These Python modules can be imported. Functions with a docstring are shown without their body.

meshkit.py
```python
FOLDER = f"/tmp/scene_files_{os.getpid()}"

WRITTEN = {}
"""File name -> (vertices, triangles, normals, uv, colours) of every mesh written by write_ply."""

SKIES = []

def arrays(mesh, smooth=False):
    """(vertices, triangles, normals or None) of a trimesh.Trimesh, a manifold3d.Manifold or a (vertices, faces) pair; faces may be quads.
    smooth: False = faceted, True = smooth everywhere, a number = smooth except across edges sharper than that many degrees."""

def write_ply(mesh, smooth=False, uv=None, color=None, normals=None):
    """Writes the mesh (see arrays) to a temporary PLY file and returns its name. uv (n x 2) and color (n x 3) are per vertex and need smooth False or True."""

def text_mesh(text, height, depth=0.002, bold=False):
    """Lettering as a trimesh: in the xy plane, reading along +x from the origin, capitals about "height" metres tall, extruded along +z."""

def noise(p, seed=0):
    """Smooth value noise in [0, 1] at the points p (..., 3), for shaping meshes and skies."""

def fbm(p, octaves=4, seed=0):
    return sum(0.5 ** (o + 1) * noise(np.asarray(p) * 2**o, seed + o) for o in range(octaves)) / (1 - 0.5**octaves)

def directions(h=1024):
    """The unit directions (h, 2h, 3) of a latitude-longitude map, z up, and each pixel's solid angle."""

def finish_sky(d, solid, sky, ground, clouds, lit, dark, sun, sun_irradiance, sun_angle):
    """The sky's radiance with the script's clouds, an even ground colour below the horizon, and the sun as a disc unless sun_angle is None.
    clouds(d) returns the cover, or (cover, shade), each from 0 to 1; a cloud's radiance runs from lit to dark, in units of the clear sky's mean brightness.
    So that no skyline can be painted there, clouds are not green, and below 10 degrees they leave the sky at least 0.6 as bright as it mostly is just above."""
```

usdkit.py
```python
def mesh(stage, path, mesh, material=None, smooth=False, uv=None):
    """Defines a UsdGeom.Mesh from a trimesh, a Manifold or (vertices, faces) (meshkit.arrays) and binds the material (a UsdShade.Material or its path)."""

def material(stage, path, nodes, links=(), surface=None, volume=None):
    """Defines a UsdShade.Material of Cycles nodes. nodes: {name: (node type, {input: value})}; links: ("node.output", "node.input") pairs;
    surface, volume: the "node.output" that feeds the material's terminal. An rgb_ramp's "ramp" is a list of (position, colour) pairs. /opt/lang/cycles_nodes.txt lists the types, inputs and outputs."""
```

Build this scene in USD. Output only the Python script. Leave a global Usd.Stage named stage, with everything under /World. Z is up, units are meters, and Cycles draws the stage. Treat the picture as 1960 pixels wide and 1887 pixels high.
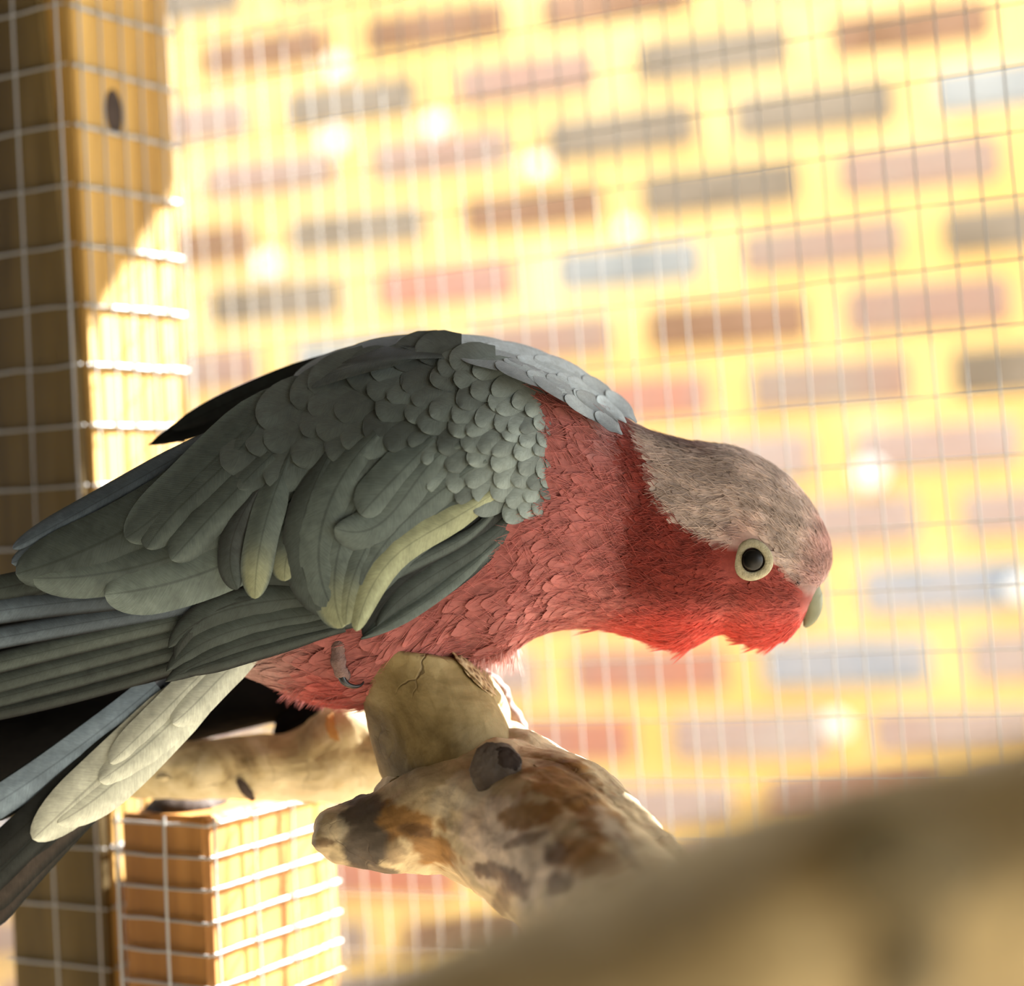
import math, random
import numpy as np, trimesh, manifold3d as m3, usdkit, meshkit
from scipy.interpolate import CubicSpline, RBFInterpolator, LinearNDInterpolator
from pxr import Usd, UsdGeom, UsdLux, UsdShade, Gf, Sdf, Vt

random.seed(7); RNG = np.random.default_rng(7)
stage = Usd.Stage.CreateInMemory()
UsdGeom.Xform.Define(stage, '/World'); UsdGeom.Scope.Define(stage, '/World/Looks')
T = Sdf.ValueTypeNames

# ------------------------------------------------------------------ camera, sky, sun, exposure
F = 3520.0                                   # focal length in pixels of the 1960 x 1887 frame
CX, CY, CAMH = 980.0, 943.5, 1.40
PITCH, ROLL = 0.0534, -0.0486
EXPOSURE = 0.36
FOCUS, APERTURE = 0.706, 0.0195
SUN_DIR = np.array([0.72, 0.40, 0.57]); SUN_DIR /= np.linalg.norm(SUN_DIR)
SUN_STRENGTH, SKY_STRENGTH = 10.0, 1.0

FWD = np.array([0, math.cos(PITCH), math.sin(PITCH)]); _r = np.array([1., 0, 0]); _u = np.cross(_r, FWD)
RIGHT = math.cos(ROLL) * _r + math.sin(ROLL) * _u
UP = -math.sin(ROLL) * _r + math.cos(ROLL) * _u
EYE = np.array([0, 0, CAMH])

cam = UsdGeom.Camera.Define(stage, '/World/Camera')
cam.CreateHorizontalApertureAttr(36.0); cam.CreateVerticalApertureAttr(36.0 * 1887 / 1960)
FL = 36.0 * F / 1960
cam.CreateFocalLengthAttr(FL); cam.CreateClippingRangeAttr(Gf.Vec2f(0.02, 200))
cam.CreateFocusDistanceAttr(FOCUS); cam.CreateFStopAttr(FL / 1000 / APERTURE)
cam.CreateExposureAttr(EXPOSURE)
mm = np.eye(4); mm[0, :3], mm[1, :3], mm[2, :3], mm[3, :3] = RIGHT, UP, -FWD, EYE
cam.AddTransformOp().Set(Gf.Matrix4d(*mm.ravel().tolist()))

usdkit.material(stage, '/World/Looks/sky', {'b': ('background_shader', {'color': (0.93, 0.97, 1.0), 'strength': 1.0})}, surface='b.background')
dome = UsdLux.DomeLight.Define(stage, '/World/Sky')
dome.CreateIntensityAttr(SKY_STRENGTH); dome.CreateColorAttr(Gf.Vec3f(0.95, 0.98, 1.0))
sun = UsdLux.DistantLight.Define(stage, '/World/Sun')
sun.CreateIntensityAttr(SUN_STRENGTH); sun.CreateAngleAttr(0.6); sun.CreateNormalizeAttr(True); sun.CreateColorAttr(Gf.Vec3f(1.0, 0.96, 0.90))
_z = SUN_DIR; _x = np.cross([0, 0, 1.], _z); _x /= np.linalg.norm(_x); _y = np.cross(_z, _x)
mm = np.eye(4); mm[0, :3], mm[1, :3], mm[2, :3] = _x, _y, _z
sun.AddTransformOp().Set(Gf.Matrix4d(*mm.ravel().tolist()))

# ------------------------------------------------------------------ helpers
def ray(px, py):
    px, py = np.asarray(px, float), np.asarray(py, float)
    return FWD + ((px - CX) / F)[..., None] * RIGHT - ((py - CY) / F)[..., None] * UP

def P(px, py, depth):
    """The point at that distance (along the view axis) which the photograph shows at pixel px, py."""
    return EYE + ray(px, py) * np.asarray(depth, float)[..., None]

def unit(v): v = np.asarray(v, float); return v / np.linalg.norm(v)

used = {}
def path_of(name, parent=None):
    base = (parent if parent else '/World') + '/' + name
    k = used.get(base, 0); used[base] = k + 1
    return base if k == 0 else f'{base}_{k:03d}'

def tag(prim, label=None, cat=None, group=None, kind=None):
    for k, v in (('label', label), ('category', cat), ('group', group), ('kind', kind)):
        if v: prim.SetCustomDataByKey(k, v)
    return prim

def thing(name, label=None, cat=None, group=None, kind=None, at=None):
    x = UsdGeom.Xform.Define(stage, path_of(name))
    tag(x.GetPrim(), label, cat, group, kind)
    return str(x.GetPath())

def put(name, v, f, mat, parent=None, tint=None, st=None, smooth=True, label=None, kind=None, fix=True):
    v = np.asarray(v, float); f = np.asarray(f, int)
    if f.shape[1] == 4: f = np.vstack([f[:, [0, 1, 2]], f[:, [0, 2, 3]]])
    if fix:
        a, b, c = v[f[:, 0]], v[f[:, 1]], v[f[:, 2]]; o = v.mean(0)
        if np.einsum('ij,ij->i', a - o, np.cross(b - o, c - o)).sum() < 0: f = f[:, ::-1]
    on = np.unique(f)
    if len(on) < len(v):
        new = np.zeros(len(v), int); new[on] = np.arange(len(on)); v, f = v[on], new[f]
        tint = None if tint is None else np.asarray(tint)[on]; st = None if st is None else np.asarray(st)[on]
    path = path_of(name, parent)
    m = usdkit.mesh(stage, path, (v, f), LOOK[mat], smooth=smooth, uv=st)
    if tint is not None:
        pv = UsdGeom.PrimvarsAPI(m).CreatePrimvar('tint', T.Color3fArray, 'vertex')
        pv.Set(Vt.Vec3fArray.FromNumpy(np.asarray(tint, np.float32)))
    tag(m.GetPrim(), label, kind=kind)
    return path

def put_tm(name, mesh, mat, parent=None, smooth=30, **kw):
    v, f, _ = meshkit.arrays(mesh, False)
    return put(name, v, f, mat, parent, smooth=smooth, fix=False, **kw)

def tube(pts, radii, sides=8, cap=True):
    p = np.asarray(pts, float); n = len(p); radii = np.broadcast_to(radii, (n,))
    t = np.gradient(p, axis=0); t /= np.linalg.norm(t, axis=1, keepdims=True) + 1e-12
    a = np.cross(t, np.where(np.abs(t[:, 2:]) < 0.9, [0, 0, 1.0], [1.0, 0, 0])); a /= np.linalg.norm(a, axis=1, keepdims=True)
    b = np.cross(t, a); g = np.arange(sides) * 2 * np.pi / sides
    v = (p[:, None] + radii[:, None, None] * (np.cos(g)[None, :, None] * a[:, None] + np.sin(g)[None, :, None] * b[:, None])).reshape(-1, 3)
    i, j = np.meshgrid(np.arange(n - 1), np.arange(sides), indexing='ij')
    q = np.stack([i * sides + j, i * sides + (j + 1) % sides, (i + 1) * sides + (j + 1) % sides, (i + 1) * sides + j], -1).reshape(-1, 4)
    f = np.vstack([q[:, [0, 1, 2]], q[:, [0, 2, 3]]])
    if cap:
        v = np.vstack([v, p[0], p[-1]]); k = n * sides
        j = np.arange(sides); e = (n - 1) * sides
        f = np.vstack([f, np.c_[np.full(sides, k), (j + 1) % sides, j], np.c_[np.full(sides, k + 1), e + j, e + (j + 1) % sides]])
    return v, f

def join(parts):
    vs, fs, k = [], [], 0
    for v, f in parts:
        vs.append(v); fs.append(np.asarray(f) + k); k += len(v)
    return np.vstack(vs), np.vstack(fs)

def box_between(o, ax, ay, az, bevel=0.0):
    """A box with corner o and edge vectors ax, ay, az, its edges chamfered."""
    L = [np.linalg.norm(a) for a in (ax, ay, az)]; pts = []
    for i in (0, 1):
        for j in (0, 1):
            for k in (0, 1):
                for d in range(3):
                    c = np.array([i, j, k], float)
                    for e in range(3):
                        if e != d: c[e] += (1 - 2 * c[e]) * bevel / L[e]
                    pts.append(o + c[0] * ax + c[1] * ay + c[2] * az)
    h = trimesh.Trimesh(np.array(pts)).convex_hull
    return np.array(h.vertices), np.array(h.faces)

def smoothstep(x, a, b): t = np.clip((np.asarray(x, float) - a) / (b - a), 0, 1); return t * t * (3 - 2 * t)

def blend(a, b, k): return a + (np.asarray(b) - a) * np.asarray(k)[..., None]

# ------------------------------------------------------------------ materials
LOOK = {}
def look(name, nodes, links, surface='p.BSDF'):
    LOOK[name] = usdkit.material(stage, '/World/Looks/' + name, nodes, links, surface=surface)

def plain(name, col, rough=0.6, metal=0.0, **kw):
    look(name, {'p': ('principled_bsdf', dict(base_color=col, roughness=rough, metallic=metal, **kw))}, [])

def mottled(name, ramp, scale, rough=0.75, stretch=(1, 1, 1), rot=(0, 0, 0), detail=5, bump=0.3, dist=0.002, bscale=None, distort=0.4, spec=0.3):
    look(name, {'g': ('geometry', {}), 'm': ('mapping', {'scale': stretch, 'rotation': rot}), 'n': ('noise_texture', {'scale': scale, 'detail': detail, 'roughness': 0.62, 'distortion': distort}),
                'r': ('rgb_ramp', {'ramp': ramp}), 'b': ('noise_texture', {'scale': bscale or scale * 4, 'detail': 4}),
                'u': ('bump', {'strength': bump, 'distance': dist}), 'p': ('principled_bsdf', {'roughness': rough, 'specular_ior_level': spec})},
         [('g.position', 'm.vector'), ('m.vector', 'n.vector'), ('m.vector', 'b.vector'), ('n.fac', 'r.fac'), ('r.color', 'p.base_color'), ('b.fac', 'u.height'), ('u.normal', 'p.normal')])

BR = {'brick_brown': ((.19, .105, .055), (.33, .20, .13)), 'brick_grey': ((.18, .145, .105), (.30, .25, .19)), 'brick_blue': ((.22, .235, .235), (.36, .37, .36)),
      'brick_red': ((.52, .20, .12), (.38, .26, .22)), 'brick_pink': ((.36, .22, .17), (.34, .27, .22)), 'brick_haze': ((.42, .30, .26), (.46, .39, .36)), 'brick_slate': ((.24, .30, .38), (.44, .42, .43))}  # palest tone holds lens haze, put into the brick colour
for k, (a, b) in BR.items():
    mottled(k, [(0.3, a), (0.5, tuple((np.array(a) + b) / 2)), (0.7, b)], 9, 0.9, detail=3, bump=0.4, dist=0.004, bscale=60)
mottled('mortar', [(0.3, (.76, .49, .15)), (0.55, (.83, .58, .23)), (0.75, (.91, .73, .38))], 6, 0.9, bump=0.3, dist=0.003, bscale=90)
plain('painted_glint', (.95, .94, .9), 0.5)  # glints of light, painted as white flecks
WG = dict(rough=0.7, detail=6, bump=0.25, dist=0.001)
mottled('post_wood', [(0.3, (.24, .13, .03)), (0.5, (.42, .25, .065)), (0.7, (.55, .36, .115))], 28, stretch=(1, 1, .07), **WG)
mottled('shade_wood', [(0.3, (.055, .035, .010)), (0.5, (.12, .08, .022)), (0.7, (.19, .13, .045))], 28, stretch=(1, 1, .07), **WG)  # shaded copy of the post wood, for the added front board
mottled('stud_wood', [(0.3, (.20, .085, .02)), (0.5, (.38, .18, .045)), (0.7, (.50, .27, .085))], 28, stretch=(1, 1, .08), **WG)
mottled('dark_cap', [(0.3, (.02, .013, .01)), (0.7, (.06, .04, .03))], 40)
plain('galvanised_wire', (.34, .345, .34), 0.5, 0.35)
mottled('roof_sheet', [(0.3, (.055, .05, .045)), (0.7, (.09, .082, .07))], 3)
mottled('ground', [(0.3, (.30, .25, .18)), (0.7, (.42, .36, .27))], 3)
mottled('shaded_bark', [(0.3, (.003, .003, .003)), (0.7, (.006, .006, .006))], 25, 0.9, bump=0.5, spec=.08)  # near-black: shade under the bird is put into the bark colour

# bark and bare wood of the perch
def bark(name, ramp, scale, cracks, crack_scale, dark=(.07, .04, .018)):
    tinted = ramp is None
    col = {'a': ('attribute', {'attribute': 'tint'}), 'r0': ('map_range', {'from_min': .3, 'from_max': .7, 'to_min': .62, 'to_max': 1.3}), 'r': ('vector_math', {'math_type': 'scale'})} if tinted else {'r': ('rgb_ramp', {'ramp': ramp})}
    cl = [('n.fac', 'r0.value'), ('r0.result', 'r.scale'), ('a.color', 'r.vector1'), ('r.vector', 'x.a')] if tinted else [('n.fac', 'r.fac'), ('r.color', 'x.a')]
    look(name, {**col, 'g': ('geometry', {}), 'n': ('noise_texture', {'scale': scale, 'detail': 6, 'roughness': 0.6, 'distortion': 0.8}),
                'dn': ('noise_texture', {'scale': 45, 'detail': 3}), 'dv': ('vector_math', {'math_type': 'multiply_add', 'vector2': (.03, .03, .03)}),
                'v': ('voronoi_texture', {'feature': 'distance_to_edge', 'scale': crack_scale}), 'vr': ('map_range', {'from_min': 0.0, 'from_max': 0.035, 'to_min': cracks, 'to_max': 0.0, 'clamp': True}),
                'gate': ('noise_texture', {'scale': 22, 'detail': 2}), 'gr': ('map_range', {'from_min': .5, 'from_max': .62, 'clamp': True}), 'gm': ('math', {'math_type': 'multiply'}),
                'x': ('mix_color', {'b': dark}), 's': ('noise_texture', {'scale': 160, 'detail': 4}), 'h': ('math', {'math_type': 'subtract'}),
                'u': ('bump', {'strength': 0.5, 'distance': 0.0012}), 'p': ('principled_bsdf', {'roughness': 0.68, 'specular_ior_level': 0.35})},
         cl + [('g.position', 'n.vector'), ('g.position', 'dn.vector'), ('dn.color', 'dv.vector1'), ('g.position', 'dv.vector3'), ('dv.vector', 'v.vector'), ('v.distance', 'vr.value'),
          ('g.position', 'gate.vector'), ('gate.fac', 'gr.value'), ('vr.result', 'gm.value1'), ('gr.result', 'gm.value2'), ('gm.value', 'x.fac'), ('x.result', 'p.base_color'),
          ('g.position', 's.vector'), ('s.fac', 'h.value1'), ('gm.value', 'h.value2'), ('h.value', 'u.height'), ('u.normal', 'p.normal')])
bark('perch_bark', None, 70, 0.55, 60)
bark('stub_wood', [(0.32, (.13, .09, .03)), (0.45, (.25, .185, .075)), (0.55, (.33, .255, .115)), (0.7, (.40, .33, .17))], 24, 0.9, 48)
bark('far_bark', [(0.32, (.14, .09, .035)), (0.46, (.42, .33, .17)), (0.58, (.56, .47, .29)), (0.75, (.62, .53, .36))], 26, 0.3, 40)
bark('near_bark', [(0.32, (.22, .17, .08)), (0.45, (.44, .34, .17)), (0.55, (.54, .42, .21)), (0.72, (.60, .47, .28))], 13, 0.3, 40)
mottled('patch_bark', [(0.35, (.15, .12, .06)), (0.65, (.25, .20, .11))], 30, 0.8, bump=0.6)
mottled('grey_bark', [(0.35, (.055, .042, .032)), (0.65, (.15, .12, .095))], 60, 0.8, bump=0.6)
look('pith', {'g': ('geometry', {}), 'v': ('voronoi_texture', {'scale': 330}), 'r': ('rgb_ramp', {'ramp': [(0.15, (.10, .05, .02)), (0.4, (.34, .22, .10)), (0.7, (.50, .38, .22))]}),
              'u': ('bump', {'strength': 0.8, 'distance': 0.001}), 'p': ('principled_bsdf', {'roughness': 0.9})},
     [('g.position', 'v.vector'), ('v.distance', 'r.fac'), ('r.color', 'p.base_color'), ('v.distance', 'u.height'), ('u.normal', 'p.normal')])

# feathers: the mesh's own "tint", darker shaft, fine barbs as relief
def feather_look(name, barb=1.1, strength=0.35, sheen=0.15, rough=0.62, shaft=.68):
    look(name, {'a': ('attribute', {'attribute': 'tint'}), 'uv': ('uvmap', {'attribute': 'st'}), 's': ('separate_xyz', {}), 'av': ('math', {'math_type': 'absolute'}),
                'sh': ('map_range', {'from_min': 0.02, 'from_max': 0.07, 'to_min': shaft, 'to_max': 1.0, 'clamp': True}),
                'fx': ('math', {'math_type': 'multiply', 'value2': barb}), 'sn': ('math', {'math_type': 'sine'}),
                'g': ('geometry', {}), 'n': ('noise_texture', {'scale': 220, 'detail': 4, 'roughness': .6}), 'nr': ('map_range', {'from_min': .3, 'from_max': .7, 'to_min': .84, 'to_max': 1.14}),
                'bx': ('combine_xyz', {}), 'bs': ('math', {'math_type': 'multiply', 'value2': .16}), 'by': ('math', {'math_type': 'multiply', 'value2': .8}), 'bn': ('noise_texture', {'scale': 2.2, 'detail': 4, 'roughness': .7}), 'br': ('map_range', {'from_min': .28, 'from_max': .72, 'to_min': .80, 'to_max': 1.2}), 'k2': ('math', {'math_type': 'multiply'}),
                'k': ('math', {'math_type': 'multiply'}), 'c': ('vector_math', {'math_type': 'scale'}), 'u': ('bump', {'strength': strength, 'distance': 0.0003}),
                'p': ('principled_bsdf', {'roughness': rough, 'specular_ior_level': 0.2, 'sheen_weight': sheen, 'sheen_roughness': 0.5})},
         [('uv.UV', 's.vector'), ('s.y', 'av.value1'), ('av.value', 'sh.value'), ('s.x', 'fx.value1'), ('fx.value', 'sn.value1'), ('g.position', 'n.vector'), ('n.fac', 'nr.value'),
          ('sh.result', 'k.value1'), ('nr.result', 'k.value2'), ('a.color', 'c.vector1'), ('s.x', 'bs.value1'), ('s.y', 'by.value1'), ('bs.value', 'bx.x'), ('by.value', 'bx.y'), ('bx.vector', 'bn.vector'), ('bn.fac', 'br.value'), ('k.value', 'k2.value1'), ('br.result', 'k2.value2'), ('k2.value', 'c.scale'), ('c.vector', 'p.base_color'), ('sn.value', 'u.height'), ('u.normal', 'p.normal')])
feather_look('feather', 2.3, .18, .05, .65)
feather_look('covert_soft', 2.6, .10, .3, .75, shaft=.93)
look('plumage', {'a': ('attribute', {'attribute': 'tint'}), 'g': ('geometry', {}), 'n': ('noise_texture', {'scale': 260, 'detail': 5, 'roughness': .65}),
                 'nr': ('map_range', {'from_min': .3, 'from_max': .7, 'to_min': .80, 'to_max': 1.18}), 'c': ('vector_math', {'math_type': 'scale'}),
                 'p': ('principled_bsdf', {'roughness': 0.75, 'specular_ior_level': 0.15, 'sheen_weight': 0.25}), 't': ('translucent_bsdf', {}), 'x': ('mix_closure', {'fac': 0.28})},
     [('g.position', 'n.vector'), ('n.fac', 'nr.value'), ('a.color', 'c.vector1'), ('nr.result', 'c.scale'), ('c.vector', 'p.base_color'), ('c.vector', 't.color'), ('p.BSDF', 'x.closure1'), ('t.BSDF', 'x.closure2')], surface='x.closure')
mottled('eye_ring', [(0.3, (.26, .24, .16)), (0.7, (.40, .38, .27))], 420, 0.85, bump=.5, dist=.0006)
plain('iris', (.010, .007, .005), 0.4, specular_ior_level=.15)
plain('pupil', (.003, .003, .003), 0.32, specular_ior_level=.25)
mottled('beak_horn', [(0.3, (.10, .105, .06)), (0.7, (.17, .175, .11))], 60, 0.55, bump=0.1)
mottled('toe_skin', [(0.3, (.16, .095, .085)), (0.7, (.27, .18, .16))], 500, 0.6, bump=0.6, dist=0.0008)
plain('claw', (.025, .026, .03), 0.25)
plain('nostril', (.02, .008, .008), 0.7)

# ------------------------------------------------------------------ the setting: brick wall, ground, roof
TH, WD, WX0, WZ0, BW, BH = 0.2988, 2.0804, -0.2827, 0.7313, 0.2154, 0.075
WW = np.array([math.cos(TH), -math.sin(TH), 0]); WN = np.array([-math.sin(TH), -math.cos(TH), 0]); ZZ = np.array([0, 0, 1.])
WO = np.array([0, WD, CAMH])
wall = thing('wall_back', 'sunlit wall of brown, grey and red bricks in thick yellow mortar behind the bird', kind='structure')
o = WO - WW * 1.82 - ZZ * CAMH - WN * 0.2
put('mortar', *box_between(o, WW * 3.1, WN * 0.2, ZZ * (CAMH + .86), 0.004), 'mortar', wall, smooth=False)
PAL = {0: 'brick_brown', 1: 'brick_brown', 2: 'brick_grey', 3: 'brick_blue', 4: 'brick_red', 5: 'brick_pink', 6: 'brick_haze', 7: 'brick_slate'}
tone = {(1, 0): 0, (1, 1): 0, (1, 2): 0, (2, .5): 2, (2, 1.5): 5, (2, 2.5): 2, (2, 3.5): 0, (3, 0): 5, (3, 1): 5, (3, 2): 2, (3, 3): 2, (3, 4): 3, (4, .5): 2, (4, 1.5): 0, (4, 2.5): 2, (4, 3.5): 5,
        (5, 0): 2, (5, 1): 4, (5, 2): 3, (5, 3): 5, (5, 4): 2, (6, 1.5): 5, (6, 2.5): 0, (6, 3.5): 5, (6, -.5): 5, (7, 2): 4, (7, 3): 5, (7, 4): 2, (8, 3.5): 6, (9, 3): 6, (9, 4): 6, (10, 3.5): 7, (11, 3): 7, (11, 2): 4,
        (12, 2.5): 6, (12, 3.5): 6, (13, 2): 6, (13, 3): 4, (14, .5): 4, (15, 1): 0}
for r in range(-1, 19):
    for c in np.arange(-7, 7) + (0.5 if r % 2 == 0 else 0.0):
        t, z = BW * c + WX0, WZ0 - BH * r
        q = WO + WW * t + ZZ * z
        L, H = 0.174 + RNG.uniform(-.005, .005), 0.050 + RNG.uniform(-.002, .002)
        a = RNG.normal(0, 0.006); e1 = WW * math.cos(a) + ZZ * math.sin(a); e2 = -WW * math.sin(a) + ZZ * math.cos(a)
        h = RNG.uniform(.004, .008)
        v, f = box_between(q - e1 * L / 2 - e2 * H / 2 - WN * 0.02, e1 * L, e2 * H, WN * (0.02 + h), 0.005)
        k = tone.get((r, float(c)), RNG.choice([0, 1, 2, 3, 5, 5] if r < 7 else [5, 6, 6, 7, 4, 6]))  # lower rows draw paler bricks, flare painted into their tones
        put('brick', v, f, PAL[int(k)], wall, smooth=False)
for px, py, rad in ((640, 268, .013), (832, 240, .012), (512, 508, .013), (1665, 908, .016), (1602, 1388, .014), (1030, 318, .011), (642, 128, .012), (1952, 1125, .013), (1200, 440, .010)):  # bright glint spots modelled as white flecks on the wall
    d = ray(px, py); t = ((WO - EYE + WN * .009) @ WN) / (d @ WN); q = EYE + d * t
    s = trimesh.creation.icosphere(2, 1.0); g = 1 + 0.18 * (meshkit.noise(s.vertices * 1.7 + px) - .5)[:, None]
    v = s.vertices * g
    v = q + rad * (v[:, :1] * WW + v[:, 1:2] * ZZ) + 0.004 * v[:, 2:] * WN
    put('painted_glint', v, s.faces, 'painted_glint', wall)

put('floor', *box_between(np.array([-6, -5, -.1]), np.array([12., 0, 0]), np.array([0, 12., 0]), np.array([0, 0, .1]), .002), 'ground', smooth=False)
tag(stage.GetPrimAtPath('/World/floor'), 'pale earth floor of the aviary', kind='structure')
RF, ROOF_Y = 0.62, 1.18  # unseen roof: reach and far edge sized to shade bird and post
put('ceiling', *box_between(np.array([-2.2, -2.6, CAMH + RF]), np.array([4.6, 0, 0]), np.array([0, 2.6 + ROOF_Y, 0]), np.array([0, 0, .03]), .002), 'roof_sheet', smooth=False)
put('wall_front_shade', *box_between(np.array([-2.2, -2.6, 0]), np.array([4.6, 0, 0]), np.array([0, .03, 0]), np.array([0, 0, CAMH + RF]), .002), 'roof_sheet', smooth=False)  # unseen wall behind the camera, added to cut front light
put('wall_left_shade', *box_between(np.array([-2.2, -2.57, 0]), np.array([.03, 0, 0]), np.array([0, 2.57 + ROOF_Y, 0]), np.array([0, 0, CAMH + RF]), .002), 'roof_sheet', smooth=False)  # unseen side wall, added to darken the bird
tag(stage.GetPrimAtPath('/World/wall_left_shade'), 'unseen dark side wall added to cut light on the bird', kind='structure')
tag(stage.GetPrimAtPath('/World/wall_front_shade'), 'unseen dark wall behind the camera added to cut front light', kind='structure')
tag(stage.GetPrimAtPath('/World/ceiling'), 'dark roof sheet over the aviary', kind='structure')

# ------------------------------------------------------------------ posts
ZP = 0.84
A0, A1 = P(137., 60., ZP), P(222., 1800., ZP - .004)
AX = unit(A0 - A1)
DD = ray(3005., 755.); DD = unit(DD - AX * (DD @ AX)); LW = unit(np.cross(AX, DD)); LW = LW if LW[0] < 0 else -LW
def along(a, b, z): return a + (b - a) * ((z - a[2]) / (b[2] - a[2]))
base, top = along(A0, A1, 0.0), along(A0, A1, CAMH + RF)
post = thing('timber_post', 'tall golden timber post at the left edge, sunlit on its right face', 'post')
# plain post, plus a tapered front board painted dark as shade
H = top - base
def prism(loops):
    """Stacked polygons to a closed mesh."""
    n = len(loops[0]); v = np.vstack(loops); f = []
    for k in range(len(loops) - 1):
        for i in range(n): j = (i + 1) % n; f += [[k*n+i, k*n+j, (k+1)*n+j], [k*n+i, (k+1)*n+j, (k+1)*n+i]]
    e = (len(loops) - 1) * n
    for i in range(1, n - 1): f += [[0, i + 1, i], [e, e + i, e + i + 1]]
    return v, np.array(f)
zc = P(150., 800., ZP)[2]
from scipy.optimize import brentq
def pix(q):
    q = np.asarray(q) - EYE; z = q @ FWD; return CX + F * (q @ RIGHT) / z, CY - F * (q @ UP) / z
PWID = brentq(lambda w: pix(along(A0, A1, P(330., 300., ZP)[2]) + DD * w)[0] - 341., .01, .3)
loops, boards = [], []
for z in np.r_[0, np.linspace(zc - .4, CAMH + RF, 12)]:
    c = along(A0, A1, z); w = .0015
    g, h = PWID, .060
    loops.append(np.array([c + DD * w, c + DD * (g - .003), c + DD * g + LW * .003, c + DD * g + LW * h, c + LW * h, c + LW * w]))
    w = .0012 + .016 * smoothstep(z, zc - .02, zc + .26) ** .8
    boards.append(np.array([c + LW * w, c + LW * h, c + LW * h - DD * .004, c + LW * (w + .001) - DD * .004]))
put('timber', *prism(loops), 'post_wood', post, smooth=20)
put('shade_board', *prism(boards), 'shade_wood', post, smooth=20, label='added dark board, shade of the narrow front face put into its colour')
# knot on the right face
kn = trimesh.creation.icosphere(2, 1.0)
def on_face(px, py, plane_o, n):
    d = ray(px, py); return EYE + d * (((plane_o - EYE) @ n) / (d @ n))
NF = unit(np.cross(AX, DD)); NF = -LW
q = on_face(218., 215., A0, LW)
put('knot', q + .006 * kn.vertices[:, :1] * DD + .011 * kn.vertices[:, 1:2] * AX + .0012 * kn.vertices[:, 2:] * LW, kn.faces, 'dark_cap', post)
# netting stapled round the post: wires are parts of one panel
def wire(parent, a, b, r=.0008, wob=.0004, seed=0, n=9):
    s = np.linspace(0, 1, n)[:, None]; p = a + (b - a) * s
    o = (meshkit.noise(np.c_[s[:, 0] * 5 + seed * 3.1, np.full(n, seed * .7), np.zeros(n)]) - .5)
    o2 = (meshkit.noise(np.c_[s[:, 0] * 5 + seed * 1.7 + 40, np.full(n, seed * .3), np.zeros(n)]) - .5)
    put('wire', *tube(p + o[:, None] * 2 * wob * unit(np.cross(b - a, [.3, .9, .2])) + o2[:, None] * wob * 2 * unit(np.cross(b - a, [.8, -.3, .5])), r, 7), 'galvanised_wire', parent)
net = thing('post_netting', 'welded wire netting stapled around the tall timber post', 'wire netting')
GAP = .0016; NB = DD * -.004
off = -LW * GAP
ys = [11 - 114.8, 11] + [11 + 114.8 * k for k in range(1, 17)]
for k, y in enumerate(ys):
    c = P(138. + .047 * y, float(y), ZP); c = along(A0, A1, c[2])
    wire(net, c + off - DD * .002, c + off + DD * (PWID - .001), .0010, seed=k)
    wire(net, c + NB - DD * GAP - LW * .001, c + NB - DD * GAP + LW * .062, .0006, seed=k + 30)
ta, tb = along(A0, A1, CAMH + .30), along(A0, A1, CAMH - .30)
for k in range(int(PWID / .0137) + 1):
    wire(net, ta + off * 2.1 + DD * (.0015 + .0137 * k), tb + off * 2.1 + DD * (.0015 + .0137 * k), .0006, seed=60 + k, n=24)
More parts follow.
